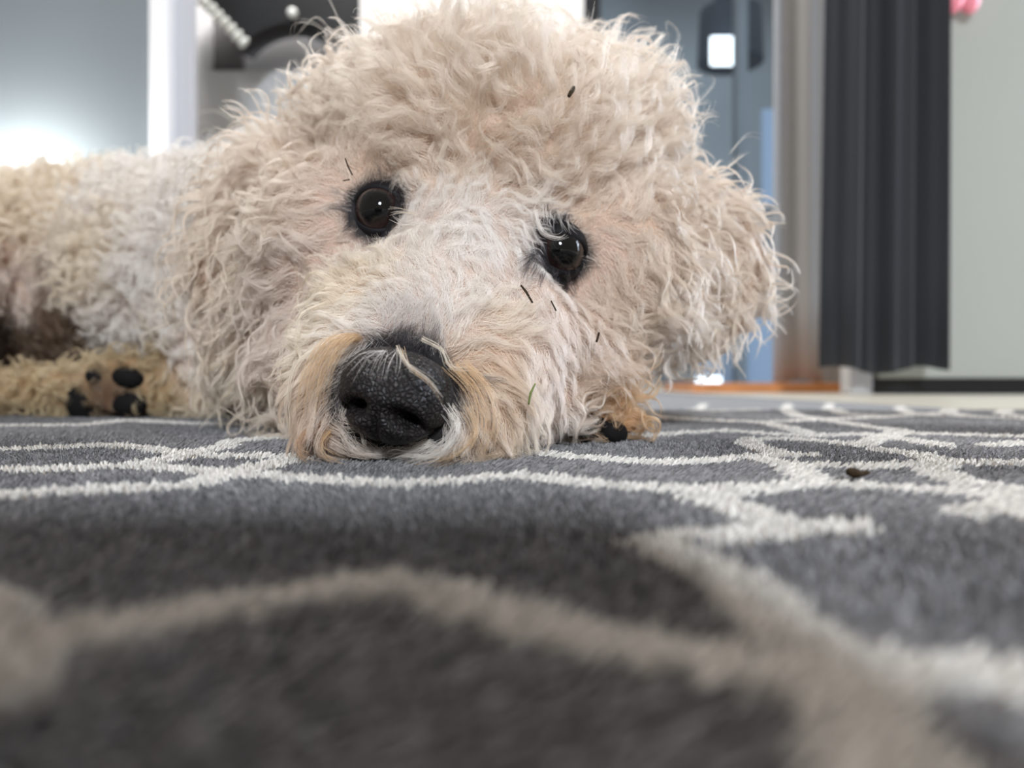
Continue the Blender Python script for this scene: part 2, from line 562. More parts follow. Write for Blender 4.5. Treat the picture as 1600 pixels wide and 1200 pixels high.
# pile: short leaning yarn ends, dense where the photograph shows them
def make_pile():
    sp = 0.00105
    parts = []
    gx, gy2 = np.meshgrid(np.arange(-0.40, 0.50, sp), np.arange(0.022, 0.52, sp))
    xy = np.stack([gx.ravel(), gy2.ravel()], 1)
    keep = (np.abs(xy[:, 0]) < 0.72 * xy[:, 1] + 0.085) & in_rug(xy[:, 0], xy[:, 1])
    # thin out with distance
    keep &= rng.random(len(xy)) < np.clip(1.25 - 1.5 * np.maximum(xy[:, 1] - 0.12, 0), 0.35, 1) * np.clip(1.5 - 9 * np.maximum(np.abs(xy[:, 0]) - 0.69 * xy[:, 1], 0), 0.5, 1)
    # nothing grows under the dog's hidden middle
    xy = xy[keep]
    xy += rng.normal(0, sp * 0.32, xy.shape)
    n = len(xy)
    # ragged knots: the pattern follows a 1.9 mm knot raster
    kn = 0.0019
    cell = np.floor(xy / kn)
    cc = (cell + 0.5) * kn
    d = line_dist(cc)
    line = d < LW
    hsh = np.sin(cell[:, 0] * 127.1 + cell[:, 1] * 311.7) * 43758.5453
    hsh = hsh - np.floor(hsh)
    t = np.linspace(0, 1, 4)[None, :, None]
    lean = np.stack([0.0009 + 0.0010 * np.sin(xy[:, 1] * 40 + xy[:, 0] * 25), -0.0006 + 0.0005 * np.sin(xy[:, 0] * 55)], 1)
    lean = lean + rng.normal(0, 0.00045, lean.shape)
    hgt = np.where(line, 0.0023, 0.0017) + 0.0006 * hsh + rng.normal(0, 0.00022, n)
    pts = np.zeros((n, 4, 3))
    pts[..., :2] = xy[:, None, :] + lean[:, None, :] * t ** 1.5
    pts[..., 2] = -0.0008 + hgt[:, None] * t[..., 0]
    rad = np.array([0.00042, 0.00046, 0.00040, 0.00016])[None, :] * rng.uniform(0.75, 1.2, (n, 1))
    c = np.where(line[:, None], C_LINE, C_GREY * (0.55 + 0.95 * hsh[:, None]))
    c = c * rng.uniform(0.75, 1.25, (n, 1))
    return pts, rad, np.repeat(c[:, None, :], 4, 1)


pp, pr, pc = make_pile()
strands('pile', pp, pr, pc, M_pile, rug)

# ------------------------------------------------------------------ the dog
bm = bmesh.new()
# skull, brow, muzzle
ball(bm, P(765, 285, 0.305), (0.060, 0.058, 0.050), Euler((0, math.radians(12), 0)))
ball(bm, P(745, 390, 0.272), (0.040, 0.034, 0.030), Euler((0, math.radians(14), 0)))
chain(bm, [(P(742, 400, 0.262), 0.027), (P(690, 490, 0.234), 0.0240), (P(640, 585, 0.209), 0.0182)], 8, 3)
# bridge between the eyes and the lips either side of the nose
chain(bm, [(P(700, 440, 0.243), 0.019), (P(650, 530, 0.213), 0.0145)], 6, 3)
chain(bm, [(P(610, 510, 0.240), 0.023), (P(550, 613, 0.210), 0.0160), (P(543, 664, 0.203), 0.0115)], 6, 3)
chain(bm, [(P(770, 530, 0.245), 0.027), (P(735, 630, 0.214), 0.0185), (P(700, 675, 0.204), 0.0125)], 6, 3)
ball(bm, P(620, 680, 0.208), (0.020, 0.014, 0.009))
# cheeks, jaw
ball(bm, P(560, 400, 0.282), (0.036, 0.032, 0.038))
ball(bm, P(925, 430, 0.290), (0.040, 0.036, 0.038))
ball(bm, P(850, 555, 0.268), (0.030, 0.030, 0.022))
ball(bm, P(795, 625, 0.252), (0.026, 0.028, 0.016))
ball(bm, P(700, 640, 0.262), (0.042, 0.032, 0.014))
ball(bm, P(530, 560, 0.282), (0.028, 0.030, 0.028))
ball(bm, P(920, 235, 0.314), (0.034, 0.034, 0.032))
ball(bm, P(615, 215, 0.314), (0.030, 0.032, 0.027))
# brow ridges
ball(bm, P(610, 265, 0.272), (0.020, 0.018, 0.014))
ball(bm, P(860, 325, 0.276), (0.022, 0.018, 0.014))
# ears
for st in ([(440, 270, 0.318, 0.015), (375, 345, 0.325, 0.015), (365, 440, 0.325, 0.016), (385, 540, 0.318, 0.014)],
           [(470, 290, 0.312, 0.015), (425, 370, 0.315, 0.016), (425, 490, 0.312, 0.013)],
           [(1040, 310, 0.318, 0.014), (1115, 355, 0.325, 0.016), (1140, 420, 0.325, 0.016), (1110, 500, 0.322, 0.014)],
           [(1040, 330, 0.312, 0.014), (1075, 420, 0.312, 0.014), (1060, 510, 0.312, 0.012)]):
    chain(bm, [(P(a, b, c), r) for a, b, c, r in st], 7, 2)
# neck, chest, back, flank
chain(bm, [(P(720, 330, 0.335), 0.052), (P(560, 400, 0.42), 0.062), (P(380, 440, 0.50), 0.068), (P(220, 445, 0.60), 0.080),
           (P(0, 450, 0.66), 0.084), (P(-250, 450, 0.70), 0.086), (P(-420, 450, 0.72), 0.080)], 8, 3)
ball(bm, P(390, 530, 0.45), (0.052, 0.045, 0.042))
ball(bm, P(330, 610, 0.445), (0.040, 0.036, 0.026))
ball(bm, P(640, 560, 0.36), (0.060, 0.06, 0.036))
# thigh and hind leg, foot towards the camera
chain(bm, [(P(-130, 400, 0.60), 0.060), (P(-50, 405, 0.54), 0.038), (P(-120, 530, 0.50), 0.024), (P(-60, 618, 0.455), 0.0150), (P(60, 616, 0.440), 0.0135),
           (P(150, 608, 0.432), 0.0155), (P(200, 605, 0.428), 0.0180)], 7, 2)
for a, b in ((205, 582), (232, 600), (225, 632), (185, 636)):
    ball(bm, P(a, b, 0.420), 0.0085)
# fore leg under the chin, paw beside the cheek
chain(bm, [(P(700, 610, 0.35), 0.018), (P(840, 640, 0.30), 0.0130), (P(905, 648, 0.272), 0.0115), (P(935, 652, 0.267), 0.0115)], 7, 2)
for a, b in ((948, 634), (974, 648), (968, 668), (935, 674)):
    ball(bm, P(a, b, 0.260), 0.0066)
# tail end / rump beyond the frame
ball(bm, P(-480, 440, 0.74), (0.07, 0.07, 0.075))
for v in bm.verts:
    if v.co.z < 0.0030:
        v.co.z = 0.0030
raw = bpy.data.meshes.new('dog')
bm.to_mesh(raw); bm.free()
tmp = bpy.data.objects.new('tmp', raw)
COL.objects.link(tmp)
md = tmp.modifiers.new('r', 'REMESH'); md.mode = 'VOXEL'; md.voxel_size = 0.0026
md = tmp.modifiers.new('s', 'SMOOTH'); md.factor = 0.5; md.iterations = 6
dg = bpy.context.evaluated_depsgraph_get()
body_me = bpy.data.meshes.new_from_object(tmp.evaluated_get(dg))
bpy.data.objects.remove(tmp)
bpy.data.meshes.remove(raw)
body_me.name = 'dog'
nV = len(body_me.vertices)
V = np.empty(nV * 3); body_me.vertices.foreach_get('co', V); V = V.reshape(-1, 3)
body_me.calc_loop_triangles()
T = np.empty(len(body_me.loop_triangles) * 3, np.int32); body_me.loop_triangles.foreach_get('vertices', T); T = T.reshape(-1, 3)
bvh = BVHTree.FromPolygons(V.tolist(), T.tolist())
CAM = Vector((0, 0, H))


def surf(px, py):
    d = (P(px, py, 1.0) - CAM).normalized()
    loc, nrm, idx, dist = bvh.ray_cast(CAM, d)
    return loc, nrm


EYE = []
for (px, py) in ((592, 328), (878, 392)):
    loc, nrm = surf(px, py)
    EYE.append((loc, nrm))
    print('eye', px, py, tuple(round(c, 4) for c in loc), tuple(round(c, 3) for c in nrm))
NOSE = P(614, 620, 0.188)
# groom: pixel, length mm, comb (right, up), lift, curl radius mm, wave mm, clump, tint
WARM, WHITE, CREAM, TAN, RUST, GREY, DARK, PINK, OCHRE, BROWN = range(10)
TINT = np.array([(0.75, 0.615, 0.49), (0.81, 0.74, 0.67), (0.77, 0.645, 0.49), (0.60, 0.365, 0.185), (0.40, 0.20, 0.10), (0.24, 0.205, 0.20),
                 (0.024, 0.020, 0.022), (0.75, 0.615, 0.515), (0.46, 0.34, 0.19), (0.17, 0.11, 0.07)])
GR = [
    # topknot and forehead
    (760, 130, 27, 0, 1, .80, 2.6, 13, .62, WARM), (625, 150, 25, -.5, .9, .7, 2.6, 13, .62, WARM), (890, 160, 25, .6, .8, .7, 2.6, 13, .62, WARM),
    (760, 210, 22, .1, .9, .68, 2.4, 12, .62, WARM), (640, 220, 19, -.2, .9, .6, 2.3, 12, .62, WARM), (890, 240, 19, .3, .9, .6, 2.3, 12, .62, WARM),
    (500, 215, 24, -.8, .5, .55, 3.5, 16, .8, WARM), (1000, 260, 22, .9, .4, .55, 3.2, 13, .75, WARM), (720, 280, 16, 0, 1, .6, 2.2, 9, .7, WARM),
    (820, 290, 16, .2, .8, .6, 2.2, 9, .7, WARM), (640, 275, 13, .5, .5, .5, 2.0, 9, .7, WARM),
    # round the eyes
    (590, 272, 8, .2, .7, .45, 1.0, 8, .5, WARM), (735, 335, 12, .2, .6, .5, 1.8, 9, .7, WHITE), (660, 325, 9, .8, .2, .4, 1.4, 8, .6, WHITE),
    (640, 370, 8, .5, -.1, .35, 1.0, 8, .5, WHITE), (592, 378, 5, -.2, -.9, .25, .5, 8, .3, WHITE), (530, 320, 7, -1, 0, .2, .8, 10, .4, PINK),
    (500, 350, 12, -1, -.4, .25, 1.5, 14, .7, PINK), (845, 335, 12, .5, -.6, .45, 1.8, 11, .8, WHITE), (795, 355, 10, .0, -.9, .4, 1.5, 10, .8, WHITE), (800, 400, 7, -.6, -.3, .3, .8, 9, .5, WHITE),
    (900, 340, 9, .6, .5, .4, 1.2, 9, .6, WARM), (945, 385, 7, 1, -.1, .2, .8, 10, .4, PINK), (880, 450, 6, .2, -1, .2, .6, 8, .4, PINK),
    (835, 470, 6, -.1, -1, .15, .4, 8, .4, PINK), (780, 420, 8, -.3, .3, .35, 1.0, 8, .5, WHITE),
    # muzzle
    (700, 400, 9, -.1, .8, .45, 1.2, 8, .5, WHITE), (660, 440, 8, -.1, .9, .4, 1.0, 8, .5, WHITE), (655, 470, 7, .1, 1, .4, .8, 8, .4, WHITE), (640, 500, 6, .2, 1, .45, .8, 8, .4, GREY), (600, 490, 9, -.6, .6, .4, 1.4, 9, .6, WHITE), (690, 490, 9, .6, .6, .4, 1.4, 9, .6, WHITE),
    (632, 520, 5, .1, .9, .45, .6, 8, .3, GREY), (590, 440, 12, -.8, .3, .4, 2.4, 10, .82, CREAM), (530, 460, 13, -.9, 0, .4, 2.8, 11, .85, CREAM),
    (500, 520, 14, -.7, -.7, .32, 2.4, 12, .85, CREAM), (560, 510, 13, -.8, -.1, .35, 1.8, 12, .75, WHITE), (490, 590, 14, -.4, -1, .25, 1.6, 14, .8, TAN),
    (510, 580, 12, -.7, -.7, .25, 1.0, 14, .6, WHITE), (485, 645, 13, -.1, -1, .25, 1.2, 14, .8, TAN), (515, 640, 11, -.5, -.8, .2, .8, 14, .5, WHITE),
    (490, 690, 12, .2, -.6, .2, 1.0, 12, .8, RUST), (530, 700, 11, .5, -.6, .2, .8, 12, .6, WHITE), (560, 545, 8, -.6, -.4, .3, .8, 12, .5, WHITE),
    (715, 500, 10, .6, .3, .4, 1.4, 9, .6, WHITE), (780, 500, 13, .8, .1, .4, 1.8, 12, .7, CREAM), (700, 560, 10, .8, -.5, .3, 1.0, 12, .7, CREAM),
    (750, 570, 14, .7, -.7, .3, 1.6, 14, .75, TAN), (735, 620, 13, .6, -.8, .25, 1.0, 14, .6, WHITE), (770, 650, 16, .1, -1, .25, 1.4, 16, .75, TAN),
    (720, 680, 14, -.3, -.9, .2, 1.0, 14, .6, WHITE), (670, 705, 11, -.6, -.6, .2, .8, 12, .6, WHITE), (760, 700, 15, -.2, -1, .2, 1.2, 14, .75, TAN),
    (820, 560, 14, .4, -.8, .3, 1.6, 14, .7, PINK), (820, 650, 16, .1, -1, .25, 1.4, 16, .7, CREAM), (850, 520, 10, .3, -.9, .25, 1.0, 12, .6, PINK),
    # cheeks
    (960, 470, 18, .6, -.7, .4, 2.8, 16, .75, WARM), (930, 550, 15, .4, -.9, .35, 2.4, 16, .7, PINK), (870, 610, 12, .2, -1, .3, 1.6, 14, .7, PINK),
    (1000, 380, 20, .8, -.3, .5, 3.0, 15, .75, WARM), (1000, 520, 15, .3, -.8, .4, 2.6, 16, .75, WARM), (470, 430, 20, -.5, -.8, .35, 3.2, 18, .85, PINK),
    (510, 400, 15, -.8, -.5, .3, 2.4, 16, .8, PINK), (450, 330, 22, -.6, -.5, .4, 3.4, 18, .85, WARM), (470, 250, 24, -.8, .0, .5, 3.6, 17, .8, WARM),
    # ears
    (1110, 345, 22, .7, -.6, .38, 4.0, 24, .9, WARM), (1150, 400, 24, .2, -1, .32, 4.4, 26, .88, WARM), (1130, 490, 20, -.25, -1, .32, 3.6, 22, .9, WARM),
    (1060, 420, 24, .2, -.9, .38, 4.0, 24, .9, WARM), (1060, 520, 18, .1, -1, .4, 3.0, 18, .85, WARM),
    (420, 265, 24, -.9, -.1, .5, 3.8, 20, .85, WARM), (360, 330, 30, -.6, -.6, .45, 4.2, 22, .88, WARM), (400, 400, 32, -.2, -1, .4, 4.2, 24, .9, WARM),
    (360, 470, 34, -.1, -1, .35, 4.2, 24, .9, WARM), (420, 500, 34, .1, -1, .3, 3.8, 24, .9, WARM), (390, 560, 26, 0, -1, .35, 3.4, 22, .88, CREAM),
    # body
    (290, 350, 26, -.6, .1, .75, 4.0, 13, .8, WHITE), (200, 300, 26, -.3, .6, .8, 4.2, 13, .8, WHITE), (80, 330, 28, -.4, .4, .8, 4.4, 13, .82, CREAM),
    (10, 340, 28, -.4, .2, .8, 4.4, 13, .82, CREAM), (150, 420, 26, -.4, -.2, .75, 4.4, 13, .82, CREAM), (250, 450, 22, -.3, -.3, .7, 3.4, 12, .75, WHITE),
    (290, 540, 22, -.1, -.6, .65, 3.6, 12, .8, WHITE), (330, 620, 20, 0, -.6, .6, 3.8, 12, .82, CREAM), (420, 620, 20, .2, -.5, .55, 3.6, 12, .82, CREAM),
    (180, 500, 18, -.3, -.4, .6, 3.0, 12, .75, WHITE), (20, 450, 12, -.3, -.7, .4, 2.0, 12, .7, PINK), (60, 545, 7, -.3, -.4, .3, 1.5, 10, .7, BROWN), (95, 510, 8, -.3, -.4, .3, 1.5, 10, .7, BROWN),  # brown tints put the shade of the belly gap into the coat
    # hind leg and foot
    (20, 610, 13, -.2, .2, .7, 3.2, 9, .85, OCHRE), (90, 595, 13, .1, .5, .7, 3.2, 9, .85, OCHRE), (160, 570, 12, .2, .7, .65, 3.0, 9, .85, OCHRE),
    (230, 575, 11, .6, .6, .6, 2.8, 9, .85, OCHRE), (250, 620, 10, .8, -.2, .55, 2.6, 9, .85, OCHRE), (165, 612, 8, .5, .3, .5, 2, 9, .8, BROWN),
    # fore paw
    (915, 618, 14, .7, .4, .6, 3.2, 10, .95, TAN), (955, 622, 15, .9, .4, .6, 3.4, 10, .95, TAN), (985, 648, 14, 1, -.2, .5, 3.4, 10, .95, TAN),
    (900, 660, 9, .3, -.5, .4, 1.4, 10, .8, WHITE), (960, 680, 8, .8, -.6, .4, 1.6, 8, .9, CREAM),
]
gp, gv = [], []
for row in GR:
    loc, nrm = surf(row[0], row[1])
    if loc is None or loc.y > 1.0:
        print('groom point off the dog', row[:2])
        continue
    gp.append(tuple(loc))
    gv.append([row[2], row[3], row[4], row[5], row[6], row[7], row[8], *TINT[row[9]]])
gp, gv = np.array(gp), np.array(gv, float)


def groom(p):
    out = np.empty((len(p), gv.shape[1]))
    for s in range(0, len(p), 20000):
        q = p[s:s + 20000]
        d2 = ((q[:, None, :] - gp[None]) ** 2).sum(-1)
        dm = d2.min(1, keepdims=True)
        sg = 0.0065 ** 2 + 0.25 * dm
        w = np.exp(-(d2 - dm) / (2 * sg))
        out[s:s + 20000] = (w @ gv) / w.sum(1, keepdims=True)
    return out


# skin under the coat, black round the eyes and the nose
dk = np.zeros(nV)
for loc, _ in EYE:
    dk = np.maximum(dk, np.clip((0.014 - np.linalg.norm(V - np.array(loc), axis=1)) / 0.003, 0, 1))
dk = np.maximum(dk, np.clip((0.0205 - np.linalg.norm(V - np.array(NOSE), axis=1)) / 0.003, 0, 1))
skin = groom(V)[:, 7:10] * np.array((0.60, 0.50, 0.46))
skin = skin * (1 - dk[:, None]) + np.array((0.012, 0.010, 0.010))[None] * dk[:, None]
a = body_me.color_attributes.new('tint', 'FLOAT_COLOR', 'POINT')
rgba = np.ones((nV, 4), np.float32); rgba[:, :3] = skin
a.data.foreach_set('color', rgba.ravel())
body_me.materials.clear()
dog = link('dog', body_me, attr_mat('dog_skin', 'tint', 0.7, 0.2, bump=(500, 0.3, 0.0004)), None, True)
tag(dog, 'white curly-haired dog lying with its chin on the grey rug', 'dog')

tri = V[T]
fn = np.cross(tri[:, 1] - tri[:, 0], tri[:, 2] - tri[:, 0])
area = np.linalg.norm(fn, axis=1) / 2
vn = np.zeros_like(V)
for k in range(3):
    np.add.at(vn, T[:, k], fn)
vn = norm(vn)
cen = tri.mean(1)
tocam = norm(np.array(CAM) - cen)
facing = (norm(fn) * tocam).sum(1)
# even coat; denser where the coat is short and near
dens = np.where(facing > -0.35, 1.0, 0.16) * np.clip((0.30 / np.maximum(cen[:, 1], 0.2)) ** 1.6, 0.12, 1.9)
dens *= np.where(cen[:, 0] < -0.42, 0.3, 1.0)
dens *= np.where(cen[:, 2] < 0.004, 0.15, 1.0)
eye_c = [np.array(l) for l, _ in EYE]
PADS = []


def scatter(n):
    w = area * dens
    w = w / w.sum()
    i = rng.choice(len(T), n, p=w)
    r1, r2 = np.sqrt(rng.random(n)), rng.random(n)
    b = np.stack([1 - r1, r1 * (1 - r2), r1 * r2], 1)
    p = (V[T[i]] * b[..., None]).sum(1)
    nn = norm((vn[T[i]] * b[..., None]).sum(1))
    return p, nn


def keep_off(p):
    ok = np.ones(len(p), bool)
    for k, e in enumerate(eye_c):
        q = p - e
        al, ac = q[:, 0] * 0.975 - q[:, 2] * 0.22, q[:, 0] * 0.22 + q[:, 2] * 0.975
        a_, b_, o_ = (0.0086, 0.0074, 0.0) if k == 0 else (0.0122, 0.0068, -0.0030)
        ok &= ((al - o_) / a_) ** 2 + (ac / b_) ** 2 + (q[:, 1] / 0.010) ** 2 > 1
    q = p - np.array(NOSE)
    ok &= ~((np.abs(q[:, 0]) < 0.0120) & (np.abs(q[:, 2]) < 0.0095) & (q[:, 1] < 0.012))
    return ok


K = 13
tt = np.linspace(0, 1, K)
_wk = rng.normal(0, 1, (10, 3)); _wk = norm(_wk) * rng.uniform(0.6, 1.5, (10, 1)) * (2 * np.pi / 0.030)
_wp = rng.uniform(0, 6.28, (10, 4)); _wa = rng.normal(0, 0.45, (10, 4))


def swirl(p):
    """slow wandering of the coat from place to place"""
    return sum(np.sin(p @ _wk[i] + 0)[:, None] * 0 + np.sin((p @ _wk[i])[:, None] + _wp[i][None]) * _wa[i][None] for i in range(10))


def guide_paths(p, nn, g, rl):
    n = len(p)
    L = g[:, 0] * 1e-3 * rl
    sw = swirl(p)
    wild = np.clip(g[:, 4] / 2.6, 0.12, 1.0)[:, None]
    comb = np.stack([g[:, 1], np.full(n, -0.05), g[:, 2]], 1) + sw[:, :3] * 0.50 * wild + rng.normal(0, 0.20, (n, 3)) * wild
    comb = norm(comb - (comb * nn).sum(1, keepdims=True) * nn)
    lift = np.clip(g[:, 3] + rng.normal(0, 0.07, n) + 0.06 * sw[:, 3], 0.08, 0.92)
    amp, wl = g[:, 4] * 1e-3 * rng.uniform(0.45, 1.25, n), g[:, 5] * 1e-3 * rng.uniform(0.8, 1.7, n)
    ph = rng.uniform(0, 6.283, n)
    hand = np.where(rng.random(n) < 0.5, 1, -1)
    flat = rng.uniform(0.2, 1.0, n)
    pos = p.copy()
    base = [pos.copy()]
    D = []
    for k in range(K):
        t = tt[k]
        lf = lift * (1 - 0.65 * t)
        d = norm(nn * lf[:, None] + comb * (1 - lf)[:, None] + np.array((0, 0, -0.22))[None] * t)
        D.append(d)
        if k < K - 1:
            pos = pos + d * (L / (K - 1))[:, None]
            base.append(pos.copy())
    base, D = np.stack(base, 1), np.stack(D, 1)
    u = norm(np.cross(D, np.array((0.31, 0.83, 0.46))[None, None]))
    v = np.cross(D, u)
    s = L[:, None] * tt[None]
    a = amp[:, None] * np.clip(tt * 2.0, 0, 1)[None] ** 1.3
    th = 2 * np.pi * s / wl[:, None] * hand[:, None] + ph[:, None]
    curl = a[..., None] * (np.cos(th)[..., None] * u + (np.sin(th) * flat[:, None])[..., None] * v)
    curl -= curl[:, :1]
    return base + curl, L


def eye_short(p):
    d = np.min([np.linalg.norm(p - e, axis=1) for e in eye_c], axis=0)
    return np.clip((d - 0.006) / 0.013, 0.28, 1.0)


def settle(pts):
    """hair that meets the rug spreads out over it instead of passing through"""
    n = len(pts)
    fl = 0.0016 + 0.0016 * rng.random((n, 1))
    de = np.maximum(fl - pts[..., 2], 0)
    pts[..., 1] -= de * 0.55 * rng.uniform(0.2, 1.1, (n, 1))
    pts[..., 0] += de * 0.5 * rng.normal(0, 0.6, (n, 1))
    pts[..., 2] = np.where(de > 0, fl - 0.12 * de, pts[..., 2]).clip(0.0010)
    return pts


def make_fur(n_lock, n_str, n_under):
    gpz, gn = scatter(n_lock)
    m = keep_off(gpz); gpz, gn = gpz[m], gn[m]
    gg = groom(gpz)
    path, L = guide_paths(gpz, gn, gg, rng.uniform(0.75, 1.2, len(gpz)) * eye_short(gpz))
    rel = path - gpz[:, None]
    p, nn = scatter(n_str + n_under)
    und = np.arange(len(p)) >= n_str
    m = keep_off(p); p, nn, und = p[m], nn[m], und[m]
    n = len(p)
    kd = KDTree(len(gpz))
    for i, q in enumerate(gpz):
        kd.insert(q, i)
    kd.balance()
    jit = p + rng.normal(0, 0.0012, p.shape)
    own = np.array([kd.find(q)[1] for q in jit])
    g = groom(p)
    lr = rng.uniform(0.60, 1.06, n) * np.where(und, 0.62, 1.0)
    fly = (rng.random(n) < 0.05) & ~und
    clump = np.clip(g[:, 6] + rng.normal(0, 0.14, n), 0, 0.95)
    clump[fly] *= 0.3
    clump[und] *= 0.25
    lr[fly] = np.minimum(lr[fly] * 1.2, 1.0)
    off = p - gpz[own]
    ok = np.linalg.norm(off, axis=1) < 0.014
    p, nn, own, g, lr, fly, clump, off, und = (x[ok] for x in (p, nn, own, g, lr, fly, clump, off, und))
    n = len(p)
    idx = (lr[:, None] * tt[None] * (K - 1)).clip(0, K - 1.001)
    i0 = idx.astype(int); f = (idx - i0)[..., None]
    r = rel[own]
    ar = np.arange(n)[:, None]
    r = r[ar, i0] * (1 - f) + r[ar, i0 + 1] * f
    cl = clump[:, None] * np.clip(tt / 0.6, 0, 1)[None] ** 0.9
    pts = gpz[own][:, None] + r + off[:, None] * (1 - cl)[..., None]
    # each hair's own waver
    w1 = rng.normal(0, 1, (n, 3)); w2 = rng.normal(0, 1, (n, 3))
    soft = np.clip(g[:, 4] / 3.0, 0.15, 1.0)
    am = (np.clip(1.7 * (1 - g[:, 6]) + 0.18, 0, 1) * soft * (0.00042 + 0.0006 * fly + 0.0008 * und))[:, None, None] * tt[None, :, None]
    ph = rng.uniform(0, 6.28, (n, 1)); fr = rng.uniform(4, 9, (n, 1))
    pts = pts + am * (w1[:, None] * np.sin(fr * tt[None] + ph)[..., None] + w2[:, None] * np.cos(1.6 * fr * tt[None] + ph)[..., None])
    pts = settle(pts)
    # colour: tint of the place, a little variety, dark round eyes and nose
    c = g[:, 7:10] * rng.uniform(0.90, 1.06, (n, 1))
    for k, e in enumerate(eye_c):
        q = p - e
        d = np.linalg.norm(q, axis=1)
        an = np.arctan2(q[:, 2], q[:, 0])
        lim = (0.0122 + 0.0016 * np.cos(an + 0.3) if k == 0 else 0.0132 + 0.0042 * np.cos(an - 3.6))
        w = np.clip((lim - d + rng.normal(0, 0.0010, n)) / 0.0014, 0, 1)[:, None]
        c = c * (1 - w) + TINT[DARK] * w
    q = p - np.array(NOSE)
    w = np.clip((0.0160 - np.hypot(q[:, 0] * 0.95, q[:, 2]) + rng.normal(0, 0.0012, n)) / 0.002, 0, 1)[:, None] * ((q[:, 2] > 0.0) & (q[:, 1] < 0.02))[:, None]
    c = c * (1 - w) + TINT[DARK] * w
    c = np.clip(c, 0.01, 0.95)
    near = np.clip((p[:, 1] / 0.24), 0.9, 3.0)
    rad = (0.000046 * near * rng.uniform(0.75, 1.25, n))[:, None] * (1 - 0.70 * tt ** 2)[None]
    return pts, rad, np.repeat(c[:, None], K, 1)


def hair_material():
    m = bpy.data.materials.new('dog_hair')
    m.use_nodes = True
    nt = m.node_tree
    for nd in list(nt.nodes):
        nt.nodes.remove(nd)
    out = nt.nodes.new('ShaderNodeOutputMaterial')
    h = nt.nodes.new('ShaderNodeBsdfHairPrincipled')
    h.parametrization = 'COLOR'
    h.inputs['Roughness'].default_value = 0.42
    h.inputs['Radial Roughness'].default_value = 0.55
    h.inputs['Coat'].default_value = 0.0
    a = nt.nodes.new('ShaderNodeAttribute'); a.attribute_name = 'tint'
    nt.links.new(a.outputs['Color'], h.inputs['Color'])
    d = nt.nodes.new('ShaderNodeBsdfDiffuse')
    nt.links.new(a.outputs['Color'], d.inputs['Color'])
    mx = nt.nodes.new('ShaderNodeMixShader'); mx.inputs[0].default_value = 0.45
    nt.links.new(h.outputs[0], mx.inputs[1]); nt.links.new(d.outputs[0], mx.inputs[2])
    nt.links.new(mx.outputs[0], out.inputs['Surface'])
    return m


M_hair = hair_material()
fp, fr, fc = make_fur(6500, 200000, 90000)
print('fur strands', len(fp))
strands('fur', fp, fr, fc, M_hair, dog)

# ---- eyes
M_eye = mat('eye_brown', (0.03, 0.014, 0.010), 0.06, 0.35, coat=0.15)
nt = M_eye.node_tree
tc = nt.nodes.new('ShaderNodeTexCoord')
sx = nt.nodes.new('ShaderNodeSeparateXYZ'); nt.links.new(tc.outputs['Generated'], sx.inputs[0])
# the pupil looks along the local -Y axis of the eyeball
ln = nt.nodes.new('ShaderNodeVectorMath'); ln.operation = 'DISTANCE'
ln.inputs[1].default_value = (0.5, 0.0, 0.5)
nt.links.new(tc.outputs['Generated'], ln.inputs[0])
rp = nt.nodes.new('ShaderNodeValToRGB')
e = rp.color_ramp.elements
e[0].position, e[0].color = 0.27, (0.002, 0.002, 0.002, 1)
e[1].position, e[1].color = 0.33, (0.016, 0.008, 0.007, 1)
x = e.new(0.44); x.color = (0.022, 0.012, 0.010, 1)
x = e.new(0.50); x.color = (0.004, 0.003, 0.003, 1)
nt.links.new(ln.outputs['Value'], rp.inputs['Fac'])
nt.links.new(rp.outputs['Color'], nt.nodes['Principled BSDF'].inputs['Base Color'])
M_rim = mat('black_eyelid', (0.006, 0.005, 0.006), 0.62, 0.18, bump=(900, 0.3, 0.0003))

